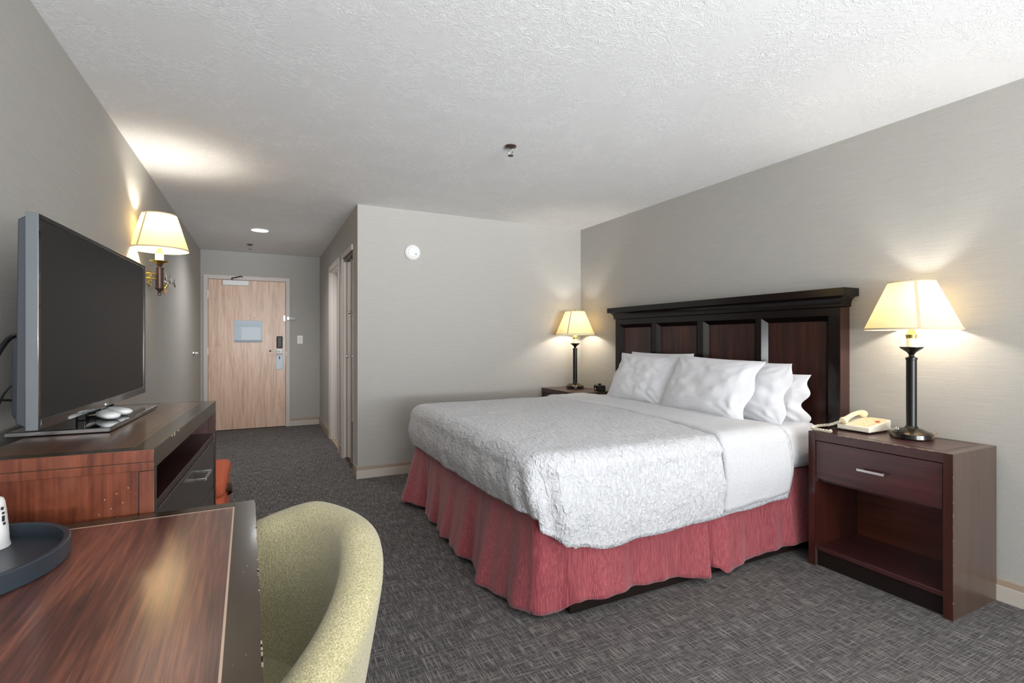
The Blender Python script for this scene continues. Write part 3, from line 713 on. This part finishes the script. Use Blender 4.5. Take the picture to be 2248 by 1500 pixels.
# folded-back band lying on top of the spread
def hem2(x, y, nx, ny):
    if ny < 0: return lerp_table([(2.05, .355), (2.3, .375), (2.65, .395)], x)
    return .45
def band():
    bm = bmesh.new(); cols = []; x0, x1 = 2.075, 2.64; N = 34; ym = (SY0+SY1)/2; er = .09; lift = .014
    for i in range(N+1):
        t = i/N; col = []
        def prof_(side):
            yy = SY0-.014 if side < 0 else SY1+.014; L_ = []
            for k in range(24): u = k/24; L_.append((ym+(yy-side*er-ym)*u, SZ+lift, 0))
            for k in range(10): a = PI/2*k/9; L_.append((yy-side*er+side*er*math.sin(a), SZ+lift-er*(1-math.cos(a)), a/(PI/2)))
            for k in range(1, 15): L_.append((yy, SZ+lift-er+(hem2(x0+(x1-x0)*t, 0, 0, side)-(SZ+lift-er))*k/14, 1+k/14))
            return L_
        rows_ = [(y, z, p, 1) for y, z, p in prof_(1)][::-1]+[(y, z, p, -1) for y, z, p in prof_(-1)][1:]
        for y, z, p, sd_ in rows_:
            # foldline wanders: it leans toward the foot on the near side
            xa = 2.235-.15*(1-min(1, max(0, (y-SY0)/1.0)))**1.3+.006*math.sin(y*9)
            if p > 1: xa += .02*(p-1)
            xb = 2.60+.02*math.sin(y*6)+(.03*(p-1) if p > 1 else 0)
            x = xa+(xb-xa)*t
            edge = math.sin(PI*min(.5, t*9))    # thick rounded fold along the leading edge
            dz = .012*(1-((y-ym)/((SY1-SY0)/2))**2) if p < 1 else 0
            r_ = .004*hashn(x, y, 4, 6)+.003*hashn(x, y, 2, 17)
            bul = .022*math.sin(PI*min(1, (p-1)*1.05))*.8-.006*(p-1)+.008*hashn(x*2, y, z*.8, 4)+.004*math.sin(x*26)*(p-1) if p > 1 else 0
            thick = -.016*(1-edge)
            if p > .5: vx, vy, vz = x, y+sd_*(bul+r_+thick), z+dz
            else: vx, vy, vz = x, y, z+dz+r_+thick
            col.append(bm.verts.new((vx-2.35, vy-2.84, vz)))
        cols.append(col)
    for a, b in zip(cols, cols[1:]):
        for k in range(len(a)-1): bm.faces.new((a[k], b[k], b[k+1], a[k+1]))
    o = link('folded_band', bm, 'spread_fold', None, smooth=True)
    md = o.modifiers.new('solid', 'SOLIDIFY'); md.thickness = .012; md.offset = -1
    return o
fb = band(); fb.parent = spr; fb.location = (.35, 0, 0)

# pillows
def pillow(name, c, W_, H_, T_, lean, yaw, roll, seed, label, hemside=-1, wave=0):
    bm = bmesh.new(); N = 44; F, Bk = {}, {}
    for side, D in ((1, F), (-1, Bk)):
        for i in range(N+1):
            for j in range(N+1):
                u = -math.cos(PI*i/N); v = -math.cos(PI*j/N)
                au, av = abs(u), abs(v)
                hx = u
                # flat open end of the pillowcase
                end = max(0, (u*hemside-.80)/.20) if hemside else 0
                prof_ = ((1-au**3.2)*(1-av**3.0))**.55
                th = T_/2*prof_*(1-.55*end)
                y = W_/2*u*(1-.035*(1-av**2)) + hemside*.012*end*math.sin(v*6+seed)*1.4
                z = H_/2*v*(1-.05*(1-au**2))
                if wave and u*hemside > .6: y += hemside*.022*math.sin(v*7.5)*((u*hemside-.6)/.4)
                wv = .013*hashn(u*1.6+seed, v*1.6, side, 1.7)+.009*hashn(u*3+seed, v*3, side*2, 2.1)+.005*hashn(u*7+seed, v*4, side*3, 2.3)
                # creases radiating from the corners
                for cu in (-1, 1):
                    for cv in (-1, 1):
                        du, dv = u-cu, v-cv; r_ = math.hypot(du, dv); a = math.atan2(dv*cv, du*cu)
                        wv += .0075*math.sin(a*15+seed+cu*2)*math.exp(-((r_-.35)/.3)**2)
                if hemside and abs(u*hemside-.72) < .02: wv -= .003
                xx = -side*(th+wv*prof_)
                D[i, j] = bm.verts.new((xx, y, z)) if not (side == -1 and (i in (0, N) or j in (0, N))) else F[i, j]
        for i in range(N):
            for j in range(N):
                q = (D[i, j], D[i+1, j], D[i+1, j+1], D[i, j+1]); q = q if side == 1 else q[::-1]
                try: bm.faces.new(q)
                except ValueError: pass
    # sag: widen the bottom
    for v_ in bm.verts:
        t = (v_.co.z/H_+.5); v_.co.x *= 1.12-.25*t
    o = link(name, bm, 'pillow', None, smooth=True)
    o.location = c; o.rotation_euler = (roll, lean, yaw)
    return tag(o, label, 'pillow', 'white pillows at the headboard')
pillow('pillow', (2.90, 3.16, .935), .70, .40, .13, .22, .02, 0, 3, 'white pillow behind the leftmost one, its top edge and one corner peeking out', 0)
pillow('pillow', (2.955, 2.30, .86), .76, .33, .10, .14, 0, .0, 11, 'white pillow rearmost on the right, wavy open end showing against the headboard', -1, 1)
pillow('pillow', (2.82, 2.30, .910), .72, .39, .12, .26, -.05, .02, 5, 'white pillow right of centre, leaning behind the front middle pillow', -1)
pillow('pillow', (2.70, 3.11, .925), .68, .42, .16, .45, .03, .03, 8, 'front left white pillow, nearest the far nightstand', 1)
pillow('pillow', (2.66, 2.42, .925), .72, .42, .17, .45, -.03, .03, 14, 'front middle white pillow, largest and nearest in view', -1)

# ------------------------------------------------------------------ dresser (local: y along length away from viewer, front at x=0)
RZ = -math.radians(3.0)
dr = tag(empty('dresser', (-.268, 1.69, 0), RZ), 'tall dark wooden media dresser under the television against the left wall', 'dresser')
DL, DD, DH = 1.205, .405, .933
boxes('top_panel', [(-DD, -.055, .05, DL-.03, DH-.012, DH)], 'dresser_top', dr, .001)
boxes('top_frame', [(-.055, 0, 0, DL, DH-.055, DH), (-DD, -.055, 0, .05, DH-.055, DH), (-DD, -.055, DL-.03, DL, DH-.055, DH), (-DD, -.055, .05, DL-.03, DH-.055, DH-.012)], 'edge', dr, .002,
      marks=[(-.002, .0008, .22+.03*i+.01*math.sin(i*7), .22+.03*i+.014+.01*math.sin(i*7), DH-.006-.004*(i % 3), DH+.0006) for i in (0, 1, 3)])
sp = boxes('near_side_panel', [(-DD+.0, -.032, .002, .028, .0, DH-.057)], 'side_red', dr, marks=[(-.06-.022*(i % 3)-.004*i, -.058-.022*(i % 3)-.004*i, .0008, .003, .83-.013*i, .833-.013*i) for i in range(8)])
boxes('side_top_band', [(-DD, -.0, -.002, .004, DH-.034, DH-.001)], 'side_red', dr, .001)
boxes('side_band', [(-DD, -.0, -.001, .004, DH-.058, DH-.036), (-.034, -.0, -.001, .004, 0, DH-.06)], 'side_red', dr, .001)
boxes('side_groove', [(-.0365, -.034, -.0005, .0035, 0, DH-.059)], 'mahogany_dark', dr)
boxes('far_side_panel', [(-DD, -.0, DL-.03, DL, 0, DH-.055)], 'mahogany_y', dr, .002)
boxes('front_post', [(-.03, 0, .004, .032, 0, DH-.055)], 'edge', dr, .001)
boxes('front_post', [(-.03, 0, DL-.032, DL, 0, DH-.055)], 'mahogany', dr, .001)
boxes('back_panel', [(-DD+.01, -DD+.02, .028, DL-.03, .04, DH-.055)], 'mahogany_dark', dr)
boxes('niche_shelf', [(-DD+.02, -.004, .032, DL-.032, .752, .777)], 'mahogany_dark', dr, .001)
for z0, z1 in ((.525, .748), (.29, .520), (.06, .285)):
    dw = boxes('drawer', [(-.36, -.003, .036, DL-.036, z0, z1)], 'drawer_gloss', dr, .002) if 'drawer_gloss' in M else None
    if dw is None:
        M['drawer_gloss'] = NT('drawer_lacquer', srgb(56, 44, 38), .2, 0, Coat_Weight=.35, Coat_Roughness=.06).m
        dw = boxes('drawer', [(-.36, -.003, .036, DL-.036, z0, z1)], 'drawer_gloss', dr, .002)
    zc = (z0+z1)/2+.04
    boxes('handle', [(.027, .034, .655, .815, zc-.006, zc+.006), (-.003, .027, .66, .668, zc-.005, zc+.005), (-.003, .027, .802, .81, zc-.005, zc+.005)], 'steel', dw, .001)
boxes('plinth', [(-.36, -.02, .032, DL-.032, 0, .055)], 'espresso', dr)

# television
tv = tag(empty('television', (-.552, 1.82, .934), -math.radians(3)), 'large black flat screen television on a glass stand, on top of the dresser', 'television')
TL, z0, z1 = 1.09, .052, .652
bm = bmesh.new()
vs = [bm.verts.new(p) for p in ((-.012, 0, z0), (-.012, TL, z0), (-.012, TL, z1), (-.012, 0, z1), (-.05, .004, z0+.02), (-.05, TL-.004, z0+.02), (-.045, TL-.004, z1-.02), (-.045, .004, z1-.02))]
for f in ((0, 1, 2, 3), (7, 6, 5, 4), (0, 4, 5, 1), (3, 2, 6, 7), (0, 3, 7, 4), (1, 5, 6, 2)): bm.faces.new([vs[i] for i in f])
link('rear_shell', bm, 'grey_plastic', tv, .004)
boxes('lower_rear_bulge', [(-.085, -.04, .06, TL-.06, z0+.02, z0+.26)], 'grey_plastic', tv, .02, seg=3)
boxes('bezel', [(-.012, 0, 0, .016, z0, z1), (-.012, 0, TL-.016, TL, z0, z1), (-.012, 0, .016, TL-.016, z1-.013, z1), (-.012, .002, .016, TL-.016, z0, z0+.028)], 'gloss_black', tv, .001)
boxes('side_strip', [(-.026, .002, -.003, .0005, z0, z1)], 'dark_chrome', tv, .001)
boxes('screen', [(-.008, -.003, .016, TL-.016, z0+.028, z1-.013)], 'screen', tv)
boxes('badge', [(.002, .004, TL/2-.012, TL/2+.012, z0+.006, z0+.012)], 'chrome', tv)
std = boxes('stand_plate', [(-.165, .095, .24, .86, 0, .016)], 'gloss_black', tv, .003)
boxes('plate_trim', [(-.165, .095, .2385, .2398, .003, .014)], 'chrome', std)
boxes('stand_neck', [(-.06, -.03, TL/2-.10, TL/2+.10, .014, z0+.08)], 'gloss_black', tv, .004)
boxes('stand_post', [(-.07, -.05, .80, .83, .016, z0+.05)], 'black', tv, .004)
# remotes on the stand plate
def remote(loc, rz, label):
    r = tag(empty('remote_control', loc, rz), label, 'remote control', 'white remotes')
    bm = bmesh.new(); rows = []
    n = 14
    for i in range(n+1):
        t = i/n; y = -.075+.15*t; w_ = .029*math.sqrt(max(.02, 1-abs(2*t-1)**4)); hh = .014*math.sqrt(max(.03, 1-abs(2*t-1)**4))
        rows.append([bm.verts.new((w_*math.cos(a), y, .0145+hh*math.sin(a)*(1.0 if math.sin(a) > 0 else 1.0))) for a in [2*PI*k/16 for k in range(16)]])
    for a, b in zip(rows, rows[1:]):
        for k in range(16): bm.faces.new((a[k], a[(k+1) % 16], b[(k+1) % 16], b[k]))
    bm.faces.new(rows[0]); bm.faces.new(rows[-1][::-1])
    link('case', bm, 'white_plastic', r, smooth=60)
    boxes('buttons', [(-.008+.014*i-.003, -.008+.014*i+.003, -.04+.018*j, -.035+.018*j, .027, .029) for i in range(2) for j in range(5)], 'grey_card3', r, .001)
    return r
remote((-.50, 2.285, .9505), .45, 'white remote control on the television stand, nearer of two')
remote((-.495, 2.385, .9505), .7, 'white remote control on the television stand, mostly behind the other')
# cables behind the television
cb = tag(tube('power_cable', [(-.66, 2.02, 1.25), (-.665, 1.97, 1.235), (-.675, 1.92, 1.18), (-.68, 1.87, 1.10), (-.685, 1.82, 1.00), (-.69, 1.80, .955), (-.69, 1.84, .94)], .007, 'black', None, 8, 8), 'thick black cable looping behind the television, against the left wall', 'cable')
tag(tube('signal_cable', [(-.64, 2.0, 1.12), (-.67, 1.98, 1.09), (-.69, 1.97, 1.03), (-.70, 1.95, .98), (-.70, 1.96, .942)], .0035, 'black', None, 6, 8), 'thin black cable hanging behind the television, below the thick one', 'cable')
tag(tube('video_cable', [(-.63, 1.98, 1.045), (-.65, 1.95, 1.06), (-.68, 1.92, 1.062), (-.70, 1.86, 1.05), (-.705, 1.80, 1.0), (-.705, 1.80, .942)], .004, 'black', None, 6, 8), 'black cable curving level out of the lower back of the television', 'cable')

# ------------------------------------------------------------------ ottoman beyond the dresser
ot = tag(empty('ottoman', (-.455, 3.60, 0)), 'orange upholstered ottoman beyond the dresser with a brown strap', 'ottoman')
boxes('cushion_body', [(-.265, .262, -.33, .30, .04, .34)], 'orange', ot, .03, seg=4)
boxes('lid', [(-.27, .268, -.335, .305, .338, .435)], 'orange', ot, .035, seg=5)
bm = bmesh.new()
q = [[bm.verts.new((x, y, z+dz)) for x, y, z in ((.264, -.16, .33), (.283, -.13, .325), (.292, -.06, .30), (.288, .02, .27), (.266, .05, .25))] for dz in (0, .05)]
for i in range(4): bm.faces.new((q[0][i], q[0][i+1], q[1][i+1], q[1][i]))
link('strap', bm, 'strap', ot, smooth=50, solid=.004)
for x in (-.22, .22):
    for y in (-.28, .26): lathe('foot', [(0, 0), (.018, 0), (.022, .042), (0, .042)], 'leg_wood', ot, (x, y, 0), 12)

# ------------------------------------------------------------------ desk (local: y away from viewer, front edge at x=0)
dk = tag(empty('desk', (-.018, 1.68, 0), math.radians(1.3)), 'walnut writing desk with a dark glossy border in the near left corner', 'desk')
KL, KD, KH = 1.25, .70, .76
boxes('worktop', [(-KD+.01, -.056, -KL+.05, -.05, KH-.01, KH)], 'desk_wood', dk)
mk = []
for i in range(16):
    y = -random.uniform(.12, 1.0); x = -random.uniform(.008, .045); s_ = random.uniform(.0006, .0018); mk.append((x, x+s_, y, y+s_*1.3, KH-.001, KH+.0004))
for i in range(28):
    y = -random.uniform(0, 1.0); mk.append((-.0022, .0004, y, y+random.uniform(.002, .02), KH-.002, KH+.0003))
boxes('border', [(-.053, 0, -KL, 0, KH-.045, KH), (-KD, -.053, -.047, 0, KH-.045, KH), (-KD, -.053, -KL, -KL+.047, KH-.045, KH)], 'edge', dk, .0025, marks=mk)
boxes('seam_line', [(-.0565, -.0525, -KL+.047, -.047, KH-.008, KH+.0003), (-KD+.01, -.0565, -.0505, -.0468, KH-.008, KH+.0003)], 'seam', dk)
boxes('underside', [(-KD+.01, -.053, -KL+.047, -.047, KH-.045, KH-.011)], 'mahogany_dark', dk)
boxes('end_panel', [(-KD+.02, -.06, -.045, -.015, 0, KH-.045)], 'mahogany', dk, .002)
boxes('end_panel', [(-KD+.02, -.06, -KL+.015, -KL+.045, 0, KH-.045)], 'mahogany', dk, .002)
boxes('back_panel', [(-KD+.02, -KD+.04, -KL+.045, -.045, .3, KH-.045)], 'mahogany', dk)
# tray and cup
ty = tag(empty('serving_tray', (-.548, 1.40, .7605)), 'matt black round tray on the far corner of the desk', 'tray')
lathe('tray_body', [(0, 0), (.98, .0), (1.0, .004), (1.0, .038), (.985, .0405), (.945, .0405), (.93, .038), (.925, .010), (.90, .008), (0, .008)], 'tray', ty, seg=72, sx=.17, sy=.20)
cu = tag(empty('wrapped_cup', (-.556, 1.53, .769)), 'white paper wrapped cup standing upside down on the black tray', 'cup')
bm = bmesh.new(); rings = []
for r, z in ((.0435, 0), (.0425, .004), (.0415, .012), (.0395, .04), (.037, .075), (.034, .100), (.031, .108), (.022, .113), (0.001, .114)):
    rings.append([bm.verts.new(((r+.0012*hashn(3*math.cos(a), 3*math.sin(a), z*40))*math.cos(a), (r+.0012*hashn(3*math.cos(a)+5, 3*math.sin(a), z*40))*math.sin(a), z)) for a in [2*PI*k/36 for k in range(36)]])
for a, b in zip(rings, rings[1:]):
    for k in range(36): bm.faces.new((a[k], a[(k+1) % 36], b[(k+1) % 36], b[k]))
link('paper_cup', bm, 'white_plastic', cu, smooth=60)
bm = bmesh.new()
for a, z, h_ in ((-.35, .086, .006), (-.3, .076, .004), (-.33, .060, .012), (-.28, .052, .005)):
    r = .0355+(.1-z)*.06+.0012; box(bm, r*math.cos(a)-.0015, r*math.cos(a)+.0012, r*math.sin(a)-.003, r*math.sin(a)+.003, z, z+h_)
link('printed_mark', bm, 'black', cu)

# ------------------------------------------------------------------ chair: upholstered tub tucked under the desk
chair = tag(empty('tub_chair', (-.105, 1.245, 0), math.radians(20)), 'pale yellow green upholstered tub chair pushed up to the desk', 'chair')
def tub():
    bm = bmesh.new(); cols = []; N = 72; AM = math.radians(132)
    for i in range(N+1):
        ph_ = -AM+2*AM*i/N; q = abs(ph_)/AM
        zr = .80-.31*(max(0, q-.15)/.85)**1.22          # rim height falls toward the arms
        ro, ri = .355, .265
        endf = math.sqrt(max(.0, 1-max(0, (q-.9)/.1)**2)) if q > .9 else 1
        th = .045*endf+.002
        pr = [(.19, .34), (.27, .355), (.30, .38), (.325, .38+(zr-.38)*.4), (.347, .38+(zr-.38)*.75)]
        lip = [(ro-th+th*math.cos(a)*1.0, zr-th+th*math.sin(a)) for a in [PI*k/10 for k in range(0, 11)]]
        lip = [(r-.0, z) for r, z in lip]
        inn = [(ri-.008, zr-(zr-.46)*.3), (ri-.02, zr-(zr-.46)*.6), (ri-.045, .44), (.16, .40)]
        cols.append([bm.verts.new((r*math.cos(ph_), r*1.10*math.sin(ph_), z)) for r, z in pr+lip+inn])
    for a, b in zip(cols, cols[1:]):
        for k in range(len(a)-1): bm.faces.new((a[k], b[k], b[k+1], a[k+1]))
    bm.faces.new(cols[0]); bm.faces.new(cols[-1][::-1])
    return link('shell', bm, 'tweed', chair, smooth=True, sub=1)
tub()
lathe('seat_cushion', [(0, .34), (.22, .35), (.235, .37), (.235, .40), (.22, .43), (.15, .44), (0, .442)], 'tweed', chair, smooth=60, sy=1.08)
for sx_, sy_ in ((1, 1), (1, -1), (-1, 1), (-1, -1)):
    tube('leg', [(.15*sx_, .15*sy_, .37), (.21*sx_, .21*sy_, 0)], [.018, .011], 'leg_wood', chair, 10)
